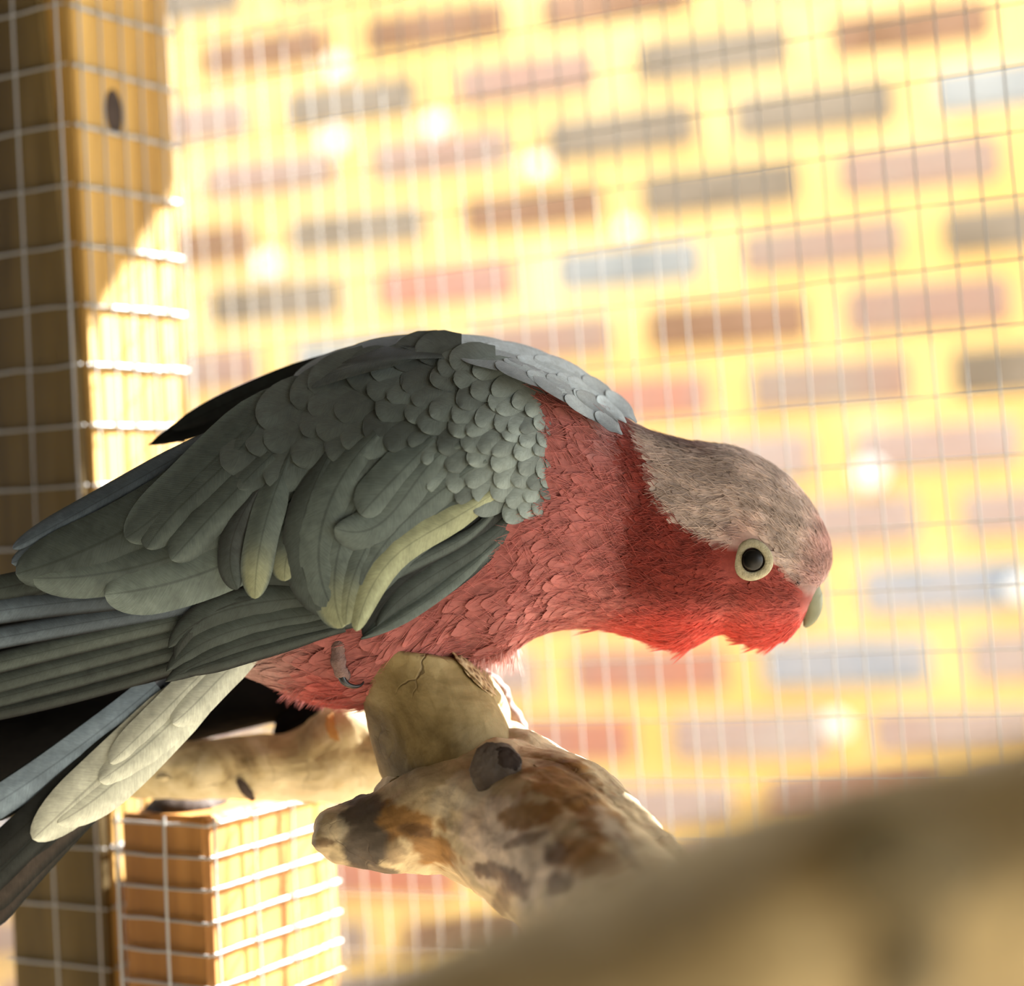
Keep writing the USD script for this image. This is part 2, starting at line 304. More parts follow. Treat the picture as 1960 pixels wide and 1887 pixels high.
for k in range(2):
    wire(net, ta + NB - DD * GAP * 2.1 + LW * (.002 + .027 * k), tb + NB - DD * GAP * 2.1 + LW * (.002 + .027 * k), .0006, seed=80 + k, n=24)

# short stud beside it
ZS = .806
B0, B1 = P(226., 1556., ZS), P(240., 1887., ZS - .001)
BX = unit(B0 - B1); D2 = unit(DD - BX * (DD @ BX)); R2 = -unit(np.cross(BX, D2)); R2 = R2 if R2[0] > 0 else -R2
sb = along(B0, B1, 0.0); sw, sd = .0488, .094
stud = thing('timber_stud', 'short orange timber stud beside the tall post, bleached white on its sunlit side', 'post')
put('timber', *box_between(sb, R2 * sw, D2 * sd, B0 - sb, .0025), 'stud_wood', stud, smooth=20)
s = trimesh.creation.icosphere(3, 1.0)
v = s.vertices * np.array([.0165, .02, .008]); v[:, 2] = np.maximum(v[:, 2], -.001); v += (meshkit.noise(v * 220)[:, None] - .5) * .003
put('dark_flake', B0 + R2 * .019 + D2 * .024 + v[:, :1] * R2 + v[:, 1:2] * D2 + v[:, 2:] * BX, s.faces, 'dark_cap', stud, label='dark flake on the sawn top')  # low dark lump laid on top of the stud
snet = thing('stud_netting', 'welded wire netting wrapped around the short timber stud', 'wire netting')
for k in range(8):
    c = B0 - BX * (.0032 + .0138 * k)
    wire(snet, c - D2 * GAP - R2 * .001, c - D2 * GAP + R2 * (sw + .001), .0007, seed=100 + k)
    wire(snet, c + R2 * (sw + GAP) - D2 * .001, c + R2 * (sw + GAP) + D2 * (sd - .002), .0007, seed=120 + k)
for t in (.0016, .0287):
    wire(snet, B0 - D2 * GAP * 2.1 + R2 * t, B0 - BX * .16 - D2 * GAP * 2.1 + R2 * t, .0007, seed=140, n=14)
for t in (.002, .0294, .0566, .084):
    wire(snet, B0 + R2 * (sw + GAP * 2.1) + D2 * t, B0 - BX * .16 + R2 * (sw + GAP * 2.1) + D2 * t, .0006, seed=150, n=14)

# ------------------------------------------------------------------ netting panel behind the bird
Z0 = .90; MT = .425
MW = np.array([math.cos(MT), -math.sin(MT), 0.]); MO = P(980., 943.5, Z0)
MN = np.array([-math.sin(MT), -math.cos(MT), 0.])
panel = thing('wire_netting_panel', 'welded wire netting panel stretched behind the bird, in front of the brick wall', 'wire netting')
MV = unit(ZZ - .028 * MW)
def mesh_point(px, py):
    d = ray(px, py); return EYE + d * (((MO - EYE) @ MN) / (d @ MN))
sp = .0140
ref = mesh_point(1003., 1290.)
i0 = int(math.floor((mesh_point(300., 900.) - ref) @ MW / sp)); i1 = int(math.ceil((mesh_point(2060., 900.) - ref) @ MW / sp))
for i in range(i0, i1 + 1):
    c = ref + MW * sp * i + RNG.normal(0, .0004) * MW
    wire(panel, c + MV * .36, c - MV * .28, .00048, .0006, seed=200 + i, n=30)
for j in range(-6, 14):
    c = ref + MV * (.0048 + .0282 * j) + MN * .0012
    wire(panel, c + MW * (i0 * sp - .004), c + MW * (i1 * sp + .01), .0004, .0006, seed=300 + j, n=36)

# ------------------------------------------------------------------ sculpting in the plane of the bird
ZB = .735
SC = ZB / F                                  # metres per pixel at the bird
def W3(p, zref=ZB):
    """(px, py, d) to the world: d is in the same unit, positive toward the camera from depth zref."""
    p = np.asarray(p, float); return P(p[..., 0], p[..., 1], zref - p[..., 2] * zref / F)

def limb(chain, seg=28):
    """Hulls of neighbouring balls (px, py, d, r)."""
    balls = [m3.Manifold.sphere(c[3], seg).translate(tuple(float(x) for x in c[:3])) for c in chain]
    return m3.Manifold.batch_boolean([m3.Manifold.batch_hull([a, b]) for a, b in zip(balls[:-1], balls[1:])], m3.OpType.Add)
def union(ms): return m3.Manifold.batch_boolean(ms, m3.OpType.Add)
def sculpt(m, edge, rounds=12, amp=0., freq=.01, octaves=4, seed=0, lam=.5):
    m = m.refine_to_length(edge); q = m.to_mesh(); t = trimesh.Trimesh(q.vert_properties[:, :3], q.tri_verts, process=True)
    trimesh.smoothing.filter_taubin(t, lamb=lam, nu=lam + .02, iterations=rounds)
    if amp:
        t.vertices = t.vertices + t.vertex_normals * (amp * (meshkit.fbm(t.vertices * freq + seed * 7.3, octaves, seed) - .5))[:, None] * 2
    return t

# ---- perch
perch = thing('driftwood_perch', 'gnarled pale driftwood perch with brown stains and a sawn stub under the bird', 'perch')
DP = 66.
def shift(ch): return [(c[0], c[1], c[2] + DP, c[3]) for c in ch]
main = [limb(shift([(655, 1598, 75, 60), (745, 1590, 75, 82), (850, 1560, 60, 112), (950, 1545, 40, 135)])),
        limb(shift([(790, 1540, 10, 80), (900, 1500, 0, 96), (985, 1490, -20, 96), (1080, 1530, 30, 92)])),
        limb(shift([(900, 1560, 50, 125), (1030, 1610, 160, 150), (1110, 1680, 320, 150), (1180, 1760, 520, 165), (1300, 1900, 800, 190), (1500, 2150, 1150, 230)])),
        limb(shift([(1000, 1530, 60, 105), (1110, 1570, 120, 112), (1190, 1650, 220, 100), (1260, 1730, 330, 110)])),
        limb(shift([(1120, 1640, 220, 90), (1215, 1670, 300, 60)])),
        limb(shift([(700, 1560, 60, 40), (630, 1608, 95, 34), (603, 1614, 100, 7)]))]
tm = sculpt(union(main), 8, 10, 17, .011, 5, 3)
def spots(v, lst, base, rag=.5, seed=0):
    """Stains with ragged outlines: (px, py, rx, ry, angle, colour, weight) on the side toward the camera."""
    c = np.broadcast_to(np.array(base, float), v.shape).copy(); n1 = meshkit.fbm(v * .022 + seed, 4, seed) - .5; n2 = meshkit.fbm(v * .06 + 9, 3, seed + 5) - .5
    c = c * (1 + .5 * n1)[:, None]
    for x, y, rx, ry, an, col, w in lst:
        ca, sa = math.cos(math.radians(an)), math.sin(math.radians(an)); dx, dy = v[:, 0] - x, v[:, 1] - y
        q = np.hypot((dx * ca + dy * sa) / rx, (-dx * sa + dy * ca) / ry) + 2.2 * rag * (n1 + .7 * n2)
        c = blend(c, np.array(col), w * (1 - smoothstep(q, .72, 1.12)))
    return np.clip(c, .004, .9)
BRN, DBR, DGR, PNK, CRM = (.27, .14, .04), (.085, .042, .015), (.085, .068, .052), (.60, .47, .35), (.68, .60, .44)
STAIN = [(930, 1570, 70, 60, 0, PNK, .8), (880, 1520, 90, 34, -28, CRM, .7), (1000, 1650, 120, 70, 20, PNK, .6), (770, 1572, 80, 40, 5, BRN, .95), (830, 1625, 60, 32, 20, BRN, .95), (750, 1625, 40, 26, 0, DBR, .6), (800, 1590, 40, 14, 10, DBR, .7),
         (1080, 1500, 80, 52, 35, BRN, .95), (1010, 1560, 60, 24, -10, BRN, .9), (1150, 1570, 70, 40, 50, BRN, .85), (1120, 1640, 72, 36, 10, BRN, .95), (1060, 1632, 24, 26, 0, DBR, .8), (1000, 1610, 44, 10, -20, DBR, .7),
         (950, 1668, 42, 16, 10, DBR, .85), (985, 1692, 34, 22, 30, DBR, .9), (1062, 1690, 30, 22, 0, DBR, .9), (960, 1725, 16, 40, 20, DBR, .6), (1180, 1600, 70, 18, 55, CRM, .7), (1100, 1480, 60, 12, 35, DBR, .5), (1210, 1640, 60, 12, 55, DBR, .6),
         (690, 1600, 44, 92, -18, DGR, 1.0), (700, 1545, 34, 40, 0, DGR, .9), (640, 1590, 26, 30, 20, CRM, .5), (622, 1612, 26, 10, 0, DBR, .8), (720, 1668, 60, 16, 15, DGR, .9)]
put_tm('limb', trimesh.Trimesh(W3(tm.vertices), tm.faces[:, ::-1], process=False), 'perch_bark', perch, smooth=True, tint=spots(np.array(tm.vertices), STAIN, (.50, .40, .24), seed=3))
def surf_d(t, px, py, r=14):
    v = t.vertices; k = np.hypot(v[:, 0] - px, v[:, 1] - py) < r; return float(v[k, 2].max())
limb_mesh = tm
stub = limb(shift([(880, 1500, -10, 130), (850, 1430, -20, 132), (815, 1350, -30, 118), (792, 1285, -34, 104), (770, 1215, -38, 104)]), 36)
stub = union([stub, limb(shift([(870, 1420, -60, 90), (925, 1370, -70, 52), (905, 1330, -60, 55)]), 30), limb(shift([(900, 1460, -40, 90), (980, 1412, -60, 32)]), 24)])
nrm = np.array([.22, -.93, .20]); nrm /= np.linalg.norm(nrm)
cutp = np.array([770., 1240., 40. + DP])
stub = stub.trim_by_plane(tuple(-nrm), float(-nrm @ cutp))
nrm2 = np.array([.70, -.62, .20]); nrm2 /= np.linalg.norm(nrm2)
cutp2 = np.array([925., 1302., -10. + DP])
stub = stub.trim_by_plane(tuple(-nrm2), float(-nrm2 @ cutp2))
tm = sculpt(stub, 11, 4, 5, .02, 4, 9)
put_tm('stub', trimesh.Trimesh(W3(tm.vertices), tm.faces[:, ::-1], process=False), 'stub_wood', perch, smooth=True)
def disc(center, normal, ru, rv, th, name, mat, parent, uaxis, rough=.12, seed=0, zref=ZB, label=None):
    n = unit(normal); u = np.asarray(uaxis, float); u = unit(u - n * (u @ n)); w = np.cross(n, u)
    s = trimesh.creation.icosphere(3, 1.0); g = 1 + rough * 2 * (meshkit.fbm(s.vertices * 2.2 + seed, 3, seed) - .5)
    v = s.vertices * g[:, None]; p = np.asarray(center, float) + v[:, :1] * ru * u + v[:, 1:2] * rv * w + v[:, 2:] * th * n
    put(name, W3(p, zref), s.faces, mat, parent, label=label)
disc((903, 1283, 0 + DP), nrm2, 62, 40, 7, 'sawn_pith', 'pith', perch, (.66, .75, 0), .3, 5, label='porous brown pith of the sawn stub')
disc((950, 1474, surf_d(limb_mesh, 950, 1474) - 2), (.05, -.35, .93), 50, 58, 14, 'knot', 'grey_bark', perch, (1, 0, 0), .16, 8, label='round grey branch knot')
disc((970, 1454, surf_d(limb_mesh, 950, 1474) + 0), (.05, -.35, .93), 23, 27, 5, 'rot_hole', 'dark_cap', perch, (.4, -.9, 0), .3, 2, label='dark rotten centre of the knot')
# ---- branch behind, resting on the stud
rear = thing('rear_branch', 'pale blotched branch behind the perch, resting on the short timber stud', 'branch')
zr = .786
tm = sculpt(union([limb([(262, 1482, 0, 44), (340, 1478, 0, 54), (440, 1470, 0, 60), (560, 1466, 0, 64), (650, 1450, 0, 88), (760, 1440, -20, 82), (900, 1450, -60, 70)]),
                   limb([(610, 1440, 20, 60), (655, 1405, 30, 62), (690, 1400, 10, 50)])]), 12, 10, 12, .014, 4, 21)
put_tm('limb', trimesh.Trimesh(W3(tm.vertices, zr), tm.faces[:, ::-1], process=False), 'far_bark', rear, smooth=True)
disc((470, 1512, 52), (0, .5, .85), 9, 28, 6, 'knot', 'dark_cap', rear, (.8, -.6, 0), .3, 2, zr)
disc((640, 1395, 82), (0, -.2, .95), 14, 26, 6, 'knot', 'stud_wood', rear, (.9, -.4, 0), .4, 4, zr)
# ---- branch, coloured near-black for the shade around it
dark = thing('dark_branch', 'branch with a short pointed snag behind the tail, shade painted near-black', 'branch')
tm = sculpt(union([limb([(-160, 1440, -20, 78), (60, 1415, -20, 80), (240, 1375, -20, 76), (400, 1338, -20, 72), (520, 1318, -20, 66), (640, 1300, -20, 62), (760, 1290, -40, 55)]),
                   limb([(590, 1335, -10, 48), (560, 1372, 0, 28), (536, 1402, 5, 14), (526, 1420, 6, 4)])]), 12, 10, 3, .02, 3, 31)
put_tm('limb', trimesh.Trimesh(W3(tm.vertices, .803), tm.faces[:, ::-1], process=False), 'shaded_bark', dark, smooth=True)
# ---- foreground branch, far out of focus
fore = thing('foreground_branch', 'large blurred brown branch crossing the lower right foreground', 'branch')
zf = .335
tm = sculpt(union([limb([(420, 2330, -60, 330), (850, 2170, -30, 340), (1250, 2060, 0, 380), (1600, 1930, 20, 420), (1950, 1850, 20, 420), (2350, 1740, 0, 430), (2800, 1600, 0, 430)], 40)]), 40, 10, 45, .0035, 4, 41)
put_tm('limb', trimesh.Trimesh(W3(tm.vertices, zf), tm.faces[:, ::-1], process=False), 'near_bark', fore, smooth=True)
disc((1740, 1660, 400), (.1, -.3, .9), 150, 110, 30, 'bark_patch', 'patch_bark', fore, (1, .3, 0), .4, 3, zf, label='dark bark patch')
disc((1760, 1830, 420), (.1, -.1, .95), 60, 150, 20, 'bark_patch', 'patch_bark', fore, (1, .3, 0), .4, 6, zf, label='dark bark patch')

# ------------------------------------------------------------------ the galah
bird = thing('galah', 'grey and pink galah leaning forward with lowered head on the driftwood perch', 'bird')
#            U (top)       L (bottom)     half-depth
ST = np.array([(300, 1235, 345, 1300, 20), (400, 1120, 460, 1285, 62), (520, 900, 590, 1335, 120), (670, 770, 735, 1345, 160), (840, 700, 850, 1278, 180), (985, 690, 950, 1256, 178), (1095, 735, 1030, 1212, 164),
               (1180, 795, 1115, 1196, 142), (1232, 826, 1180, 1205, 128), (1290, 843, 1240, 1222, 121), (1345, 853, 1295, 1236, 117), (1400, 860, 1340, 1226, 113), (1452, 880, 1385, 1208, 110), (1500, 912, 1430, 1226, 105), (1540, 952, 1468, 1232, 94),
               (1570, 1000, 1508, 1216, 78), (1587, 1045, 1535, 1188, 58), (1588, 1085, 1550, 1150, 34), (1578, 1112, 1562, 1130, 8)], float)
_t = np.arange(len(ST)); SPL = CubicSpline(_t, ST, axis=0); TM = len(ST) - 1
def S(t, phi):
    """Body surface in (px, py, d); phi 0 = top edge, pi/2 = side toward the camera."""
    t = np.clip(t, 0, TM); q = SPL(t); U, L, w = q[..., 0:2], q[..., 2:4], q[..., 4]
    c, a = (U + L) / 2, (U - L) / 2
    cs, sn = np.cos(phi), np.sin(phi)
    k = (np.abs(cs) ** 2.3 + np.abs(sn) ** 2.3) ** (-1 / 2.3)
    return np.concatenate([c + a * (cs * k)[..., None], (w * sn * k)[..., None]], -1)

CAP = np.array([(1205, 800), (1228, 850), (1258, 905), (1262, 955), (1300, 1000), (1352, 1030), (1400, 1048), (1430, 1045), (1462, 1062), (1492, 1082), (1516, 1108), (1545, 1138), (1600, 1140), (1640, 1000), (1540, 860), (1400, 780), (1220, 780)], float)
import shapely
CAPG = shapely.Polygon(CAP); shapely.prepare(CAPG)
def inside(poly, x, y, soft):
    """1 inside the polygon, 0 outside, blended over +- soft."""
    pts = shapely.points(np.asarray(x), np.asarray(y)); b = shapely.distance(poly.exterior, pts)
    return smoothstep(np.where(shapely.contains(poly, pts), b, -b), -soft, soft)
ROSE, CHEEK, BRIGHT, NAPE, CROWN, VENT = (.47, .165, .15), (.22, .028, .018), (.56, .085, .065), (.44, .33, .35), (.55, .45, .40), (.56, .40, .36)  # CHEEK also holds its shade, BRIGHT the glow from below
def plum(p, soft=9):
    x, y = p[..., 0], p[..., 1]; n = meshkit.noise(np.stack([x * .02, y * .02, x * 0], -1)) - .5
    c = np.broadcast_to(np.array(ROSE), p.shape).copy()
    c = blend(c, NAPE, .75 * smoothstep(x, 1140, 1175) * smoothstep(-x, -1215, -1190) * smoothstep(-y, -930, -800))
    c = blend(c, CHEEK, smoothstep(x + 30 * n, 1165, 1225) * smoothstep(-y + 20 * n, -1205, -1120) * .95)
    c = blend(c, BRIGHT, smoothstep(x, 1120, 1220) * smoothstep(y + 24 * n, 1140, 1200))
    c = blend(c, (.42, .10, .085), .7 * smoothstep(x, 1330, 1400) * smoothstep(-y, -1160, -1090) * smoothstep(y, 1060, 1110))
    c = blend(c, VENT, smoothstep(-x, -640, -470) * .9)
    c = blend(c, BRIGHT, .6 * smoothstep(-x, -740, -640) * smoothstep(x, 560, 620) * smoothstep(y, 1270, 1330))
    k = inside(CAPG, x, y, soft)
    cap = blend(np.broadcast_to(np.array(CROWN), p.shape), (.40, .235, .215), smoothstep(x + y * .35, 1880, 1950) * .9)
    cap = blend(cap, (.40, .24, .22), np.exp(-((x - 1420) ** 2 + (y - 1035) ** 2) / 1400) * .8)
    cap = blend(cap, (.17, .075, .07), smoothstep(-(y - (x - 1210) * .30), -838, -815) * smoothstep(-x, -1400, -1340) * .75)
    n3 = meshkit.noise(np.stack([(x + y * .55) * .016, (y - x * .42) * .075, x * 0 + 3], -1)) - .5
    cap = cap * (1 + .3 * n + .55 * n3)[..., None]
    return np.clip(blend(c, cap, k), .004, .9)

# body: one continuous surface from rump to face
nt, nph = 150, 72
tt, ph = np.meshgrid(np.linspace(0, TM, nt), np.arange(nph) * 2 * np.pi / nph, indexing='ij')
bp = S(tt, ph)
nz = meshkit.fbm(bp * .03, 3, 2) - .5
ctr = bp.mean(1, keepdims=True); bp = bp + (bp - ctr) / (np.linalg.norm(bp - ctr, axis=-1, keepdims=True) + 1e-6) * nz[..., None] * 7
bv = np.vstack([bp.reshape(-1, 3), bp[0].mean(0), bp[-1].mean(0)])
i, j = np.meshgrid(np.arange(nt - 1), np.arange(nph), indexing='ij')
q = np.stack([i * nph + j, i * nph + (j + 1) % nph, (i + 1) * nph + (j + 1) % nph, (i + 1) * nph + j], -1).reshape(-1, 4)
jj = np.arange(nph); e = (nt - 1) * nph
bf = np.vstack([q[:, [0, 1, 2]], q[:, [0, 2, 3]], np.c_[np.full(nph, nt * nph), (jj + 1) % nph, jj], np.c_[np.full(nph, nt * nph + 1), e + jj, e + (jj + 1) % nph]])
put('body', W3(bv), bf, 'plumage', bird, tint=plum(bv) * .8, smooth=True)
front = bp.reshape(-1, 3); front = front[front[:, 2] > -5]
DB = LinearNDInterpolator(front[::3, :2], front[::3, 2], fill_value=0.)

# contour feathers of head, neck, breast and belly
def contour(n, seed):
    g = np.random.default_rng(seed)
    t = g.uniform(1.0, 17.6, n * 3); f = g.uniform(-np.pi, np.pi, n * 3)
    p0 = S(t, f)
    size = np.interp(t, [1, 3, 5, 7, 8.5, 11, 15, 18], [60, 60, 56, 46, 36, 24, 18, 13]) * g.uniform(.8, 1.25, len(t))
    keep = g.random(len(t)) < np.clip((24 / size) ** 1.6, 0, 1) * np.where(p0[:, 2] < -40, .35, 1.0)
    keep &= ~((np.hypot(p0[:, 0] - 1440, p0[:, 1] - 1073) < 50) & (p0[:, 2] > 0)) & ~((p0[:, 0] > 1536) & (p0[:, 1] > 1118))
    t, f, size, p0 = t[keep][:n], f[keep][:n], size[keep][:n], p0[keep][:n]
    eps = .02
    dt = (S(t - eps, f) - p0) / eps; lt = np.linalg.norm(dt, axis=1)
    df = (S(t, f + eps) - p0) / eps; lf = np.linalg.norm(df, axis=1)
    nn = np.cross(dt, df); nn /= np.linalg.norm(nn, axis=1, keepdims=True) + 1e-9
    mid = p0 - S(np.clip(t, 0, TM), f * 0) ; cen = SPL(np.clip(t, 0, TM)); cen = np.c_[(cen[:, 0:2] + cen[:, 2:4]) / 2, np.zeros(len(t))]
    nn *= np.sign(np.einsum('ij,ij->i', nn, p0 - cen))[:, None]
    skew = g.normal(0, 1, len(t)) * np.interp(t, [6, 10], [.2, .06]) ; lift = g.uniform(.2, .8, len(t))
    us = np.array([0, .25, .5, .75, .92, 1.0]); prof = np.array([.35, .85, 1.0, .82, .45, .08]); vs = np.array([-1, -.4, .4, 1])
    V = np.zeros((len(t), len(us), len(vs), 3)); C = np.zeros_like(V)
    low = smoothstep(np.cos(f) * -1, .3, .95)
    for a, u in enumerate(us):
        for b, v in enumerate(vs):
            L = size * 1.25
            tu = t - (u * L) / np.maximum(lt, 12); fu = f + (v * prof[a] * size * .33 + skew * u * L) / np.maximum(lf, 25)
            base = S(tu, fu)
            V[:, a, b] = base + nn * ((1.0 + lift * (1 + .6 * low) * u ** 1.5 * size * .13) - 1.2 * v * v * prof[a])[:, None]
    p_tip = V[:, 3, 1]
    col = plum(p0 * .5 + p_tip * .5, 5); vary = g.uniform(.9, 1.1, len(t))
    for a, u in enumerate(us):
        for b, v in enumerate(vs):
            C[:, a, b] = col * (vary * (0.86 + .22 * u))[:, None]
    k = len(us) * len(vs); F1 = []
    for a in range(len(us) - 1):
        for b in range(len(vs) - 1):
            w = a * len(vs) + b; F1 += [[w, w + 1, w + len(vs) + 1], [w, w + len(vs) + 1, w + len(vs)]]
    F1 = np.array(F1); FF = (F1[None] + (np.arange(len(t)) * k)[:, None, None]).reshape(-1, 3)
    return V.reshape(-1, 3), FF, C.reshape(-1, 3)
cv, cf, cc = contour(6500, 11)
put('contour_plumage', W3(cv), cf, 'plumage', bird, tint=np.clip(cc, .003, .9), smooth=True, kind='stuff', label='pink, red and pale grey contour feathers', fix=False)

# loose wisps along the outline and over the breast
def strands(name, roots, dirs, lens, cols, width, mat='plumage', bend=None, kind='stuff'):
    n = len(roots); u = np.array([0, .35, .7, 1.0])
    pts = roots[:, None] + dirs[:, None] * (lens[:, None] * u)[..., None]
    if bend is not None: pts = pts + bend[:, None] * (lens[:, None] * u ** 2)[..., None]
    path = path_of(name, bird); c = UsdGeom.BasisCurves.Define(stage, path)
    c.CreateTypeAttr('linear'); c.CreateWrapAttr('nonperiodic')
    c.CreatePointsAttr(Vt.Vec3fArray.FromNumpy(W3(pts).reshape(-1, 3).astype(np.float32)))
    c.CreateCurveVertexCountsAttr(Vt.IntArray([4] * n))
    w = np.broadcast_to(np.array([1, .9, .6, .15]) * width * SC, (n, 4)).reshape(-1)
    c.CreateWidthsAttr(Vt.FloatArray.FromNumpy(w.astype(np.float32))); c.SetWidthsInterpolation('vertex')
    UsdGeom.PrimvarsAPI(c).CreatePrimvar('tint', T.Color3fArray, 'vertex').Set(Vt.Vec3fArray.FromNumpy(np.repeat(cols, 4, 0).astype(np.float32)))
    UsdShade.MaterialBindingAPI.Apply(c.GetPrim()).Bind(LOOK[mat]); tag(c.GetPrim(), kind=kind)
g = np.random.default_rng(5)
n = 15000
t = g.uniform(1.2, 17.3, n); f = g.uniform(-.6, np.pi + .35, n); p0 = S(t, f)
ok = (np.hypot(p0[:, 0] - 1440, p0[:, 1] - 1073) > 52) & ~((p0[:, 0] > 1534) & (p0[:, 1] > 1120))
ok &= ~shapely.contains_xy(shapely.Polygon([(880, 900), (1005, 915), (1010, 985), (960, 1040), (880, 1100)]), p0[:, 0], p0[:, 1])
t, f, p0 = t[ok], f[ok], p0[ok]
d0 = S(t - .1, f + g.normal(0, 1, len(t)) * np.interp(t, [6, 10], [.03, .012])) - p0; d0 /= np.linalg.norm(d0, axis=1, keepdims=True)
cq = SPL(t); cen = np.c_[(cq[:, 0:2] + cq[:, 2:4]) / 2, np.zeros(len(t))]; out = p0 - cen; out /= np.linalg.norm(out, axis=1, keepdims=True)
size = np.interp(t, [1, 3, 6, 8.5, 11, 18], [46, 50, 48, 36, 24, 12])
cols = plum(p0, 5) * g.uniform(.78, 1.25, len(t))[:, None]
strands('down', p0 + out * (3 + g.uniform(0, 4, len(t)))[:, None], d0 + out * g.uniform(.02, .13, len(t))[:, None], size * g.uniform(.6, 1.3, len(t)), np.clip(cols, .003, .95), 1.1)
# ragged tufts along the throat
n = 900
t = g.uniform(7.6, 17, n); f = np.pi + g.normal(0, .45, n); p0 = S(t, f)
d0 = S(t - .12, f) - p0; d0 /= np.linalg.norm(d0, axis=1, keepdims=True); cq = SPL(t); cen = np.c_[(cq[:, 0:2] + cq[:, 2:4]) / 2, np.zeros(n)]; out = p0 - cen; out /= np.linalg.norm(out, axis=1, keepdims=True)
clump = meshkit.noise(np.c_[t * 3.1, f * 2, t * 0])
strands('throat_tuft', p0, d0 + out * (.05 + .5 * clump ** 2)[:, None], np.interp(t, [8, 12, 17], [46, 40, 16]) * (.5 + clump), np.clip(plum(p0, 5) * g.uniform(.85, 1.2, n)[:, None], .003, .9), 2.0)
# fluffy pale fringe at the breast and vent
n = 700
x0 = np.r_[g.uniform(895, 990, n // 2), g.uniform(560, 690, n - n // 2)]
y0 = np.where(x0 > 800, 1240 + (x0 - 880) * -.15, 1330 - (690 - x0) * .16)
r0 = np.c_[x0, y0, g.uniform(-120, 60, n)]
dr = np.where((x0 > 800)[:, None], np.array([-.15, 1, 0]), np.array([-.75, .65, 0])) + g.normal(0, .22, (n, 3))
cols = np.where((x0 > 800)[:, None], np.array([.72, .42, .40]), np.array(ROSE) * 1.05) * g.uniform(.8, 1.2, n)[:, None]
strands('fringe', r0, dr / np.linalg.norm(dr, axis=1, keepdims=True), np.where(x0 > 800, g.uniform(30, 74, n), g.uniform(20, 52, n)), np.clip(cols, 0, .9), 1.7)

# ---- face
def ball(c, r, axes, name, mat, **kw):
    s = trimesh.creation.icosphere(3, 1.0); put(name, W3(np.asarray(c) + s.vertices * np.asarray(r)), s.faces, mat, bird, **kw)
for side in (1, -1):
    ex, ey = 1441., 1072.; ed = side * (float(DB(ex, ey)) + 3)
    a = np.arange(40) * 2 * np.pi / 40; V = []; b = np.arange(10) * 2 * np.pi / 10
    for aa in a:
        for bb in b:
            R = 30.5 + 8.5 * math.cos(bb); wob = 1 + .04 * math.sin(3 * aa + 1)
            V.append((ex + R * wob * .98 * math.cos(aa) * (1 if math.cos(aa) > 0 else 1.0), ey + R * wob * 1.04 * math.sin(aa), ed + side * (1 + 4 * math.sin(bb)) - side * .12 * abs(R - 18) + .05 * R * math.cos(aa)))
    V = np.array(V); ii, jj2 = np.meshgrid(np.arange(40), np.arange(10), indexing='ij')
    q = np.stack([ii * 10 + jj2, ii * 10 + (jj2 + 1) % 10, ((ii + 1) % 40) * 10 + (jj2 + 1) % 10, ((ii + 1) % 40) * 10 + jj2], -1).reshape(-1, 4)
    er = put('eye', W3(np.array([ex, ey, ed - side * 4]) + trimesh.creation.icosphere(3, 1.0).vertices * [23, 23, 13]), trimesh.creation.icosphere(3, 1.0).faces, 'iris', bird, label='dark brown eye')
    put('eye_ring', W3(V), q, 'eye_ring', bird, label='bare pale skin around the eye')
    put('pupil', W3(np.array([ex, ey, ed + side * 6]) + trimesh.creation.icosphere(3, 1.0).vertices * [20, 20, 8]), trimesh.creation.icosphere(3, 1.0).faces, 'pupil', er)
bk = np.array([(1520, 1112, 30, 26), (1540, 1122, 44, 27), (1551, 1142, 44, 24), (1553, 1164, 38, 19), (1549, 1184, 26, 12), (1540, 1200, 6, 3)], float)
bs = CubicSpline(np.arange(6), bk, axis=0)(np.linspace(0, 5, 26)); V = []
tg = np.gradient(bs[:, :2], axis=0); tg /= np.linalg.norm(tg, axis=1, keepdims=True)
for k in range(26):
    nrm_ = np.array([tg[k, 1], -tg[k, 0]])
    for a in np.arange(24) * 2 * np.pi / 24:
        V.append((bs[k, 0] + nrm_[0] * bs[k, 2] * .55 * math.cos(a), bs[k, 1] + nrm_[1] * bs[k, 2] * .55 * math.cos(a), bs[k, 3] * math.sin(a) * (1 if math.cos(a) < 0 else (1 - .25 * math.cos(a)))))
ii, jj2 = np.meshgrid(np.arange(25), np.arange(24), indexing='ij')
q = np.stack([ii * 24 + jj2, ii * 24 + (jj2 + 1) % 24, (ii + 1) * 24 + (jj2 + 1) % 24, (ii + 1) * 24 + jj2], -1).reshape(-1, 4)
beak = put('beak', W3(np.array(V)), q, 'beak_horn', bird, label='short hooked horn-coloured beak tucked into the cheek feathers')
ball((1528, 1116, float(DB(1528, 1116)) + 2), (4, 5, 3), 0, 'nostril', 'nostril')

# ------------------------------------------------------------------ wings: feathers laid like shingles
CTL = np.array([(1100, 850, 118), (1098, 780, 96), (1060, 930, 160), (1040, 720, 90), (960, 970, 196), (1000, 850, 190), (900, 850, 214), (900, 700, 128), (820, 655, 66), (700, 690, 92), (560, 740, 70), (700, 850, 214), (640, 1000, 226),
                (800, 1000, 220), (850, 1080, 206), (690, 1200, 214), (560, 1100, 204), (500, 950, 200), (430, 840, 124), (380, 1000, 178), (300, 900, 112), (300, 1100, 168), (150, 980, 100), (150, 1100, 136), (40, 1060, 96), (0, 1150, 96),
                (0, 1330, 92), (200, 1250, 126), (330, 1270, 150), (450, 1200, 178), (-160, 1200, 60), (-160, 1360, 60)], float)
RB = RBFInterpolator(CTL[:, :2], CTL[:, 2], kernel='thin_plate_spline', smoothing=30)
def DW(x, y): return RB(np.c_[np.ravel(x), np.ravel(y)]).reshape(np.shape(x))

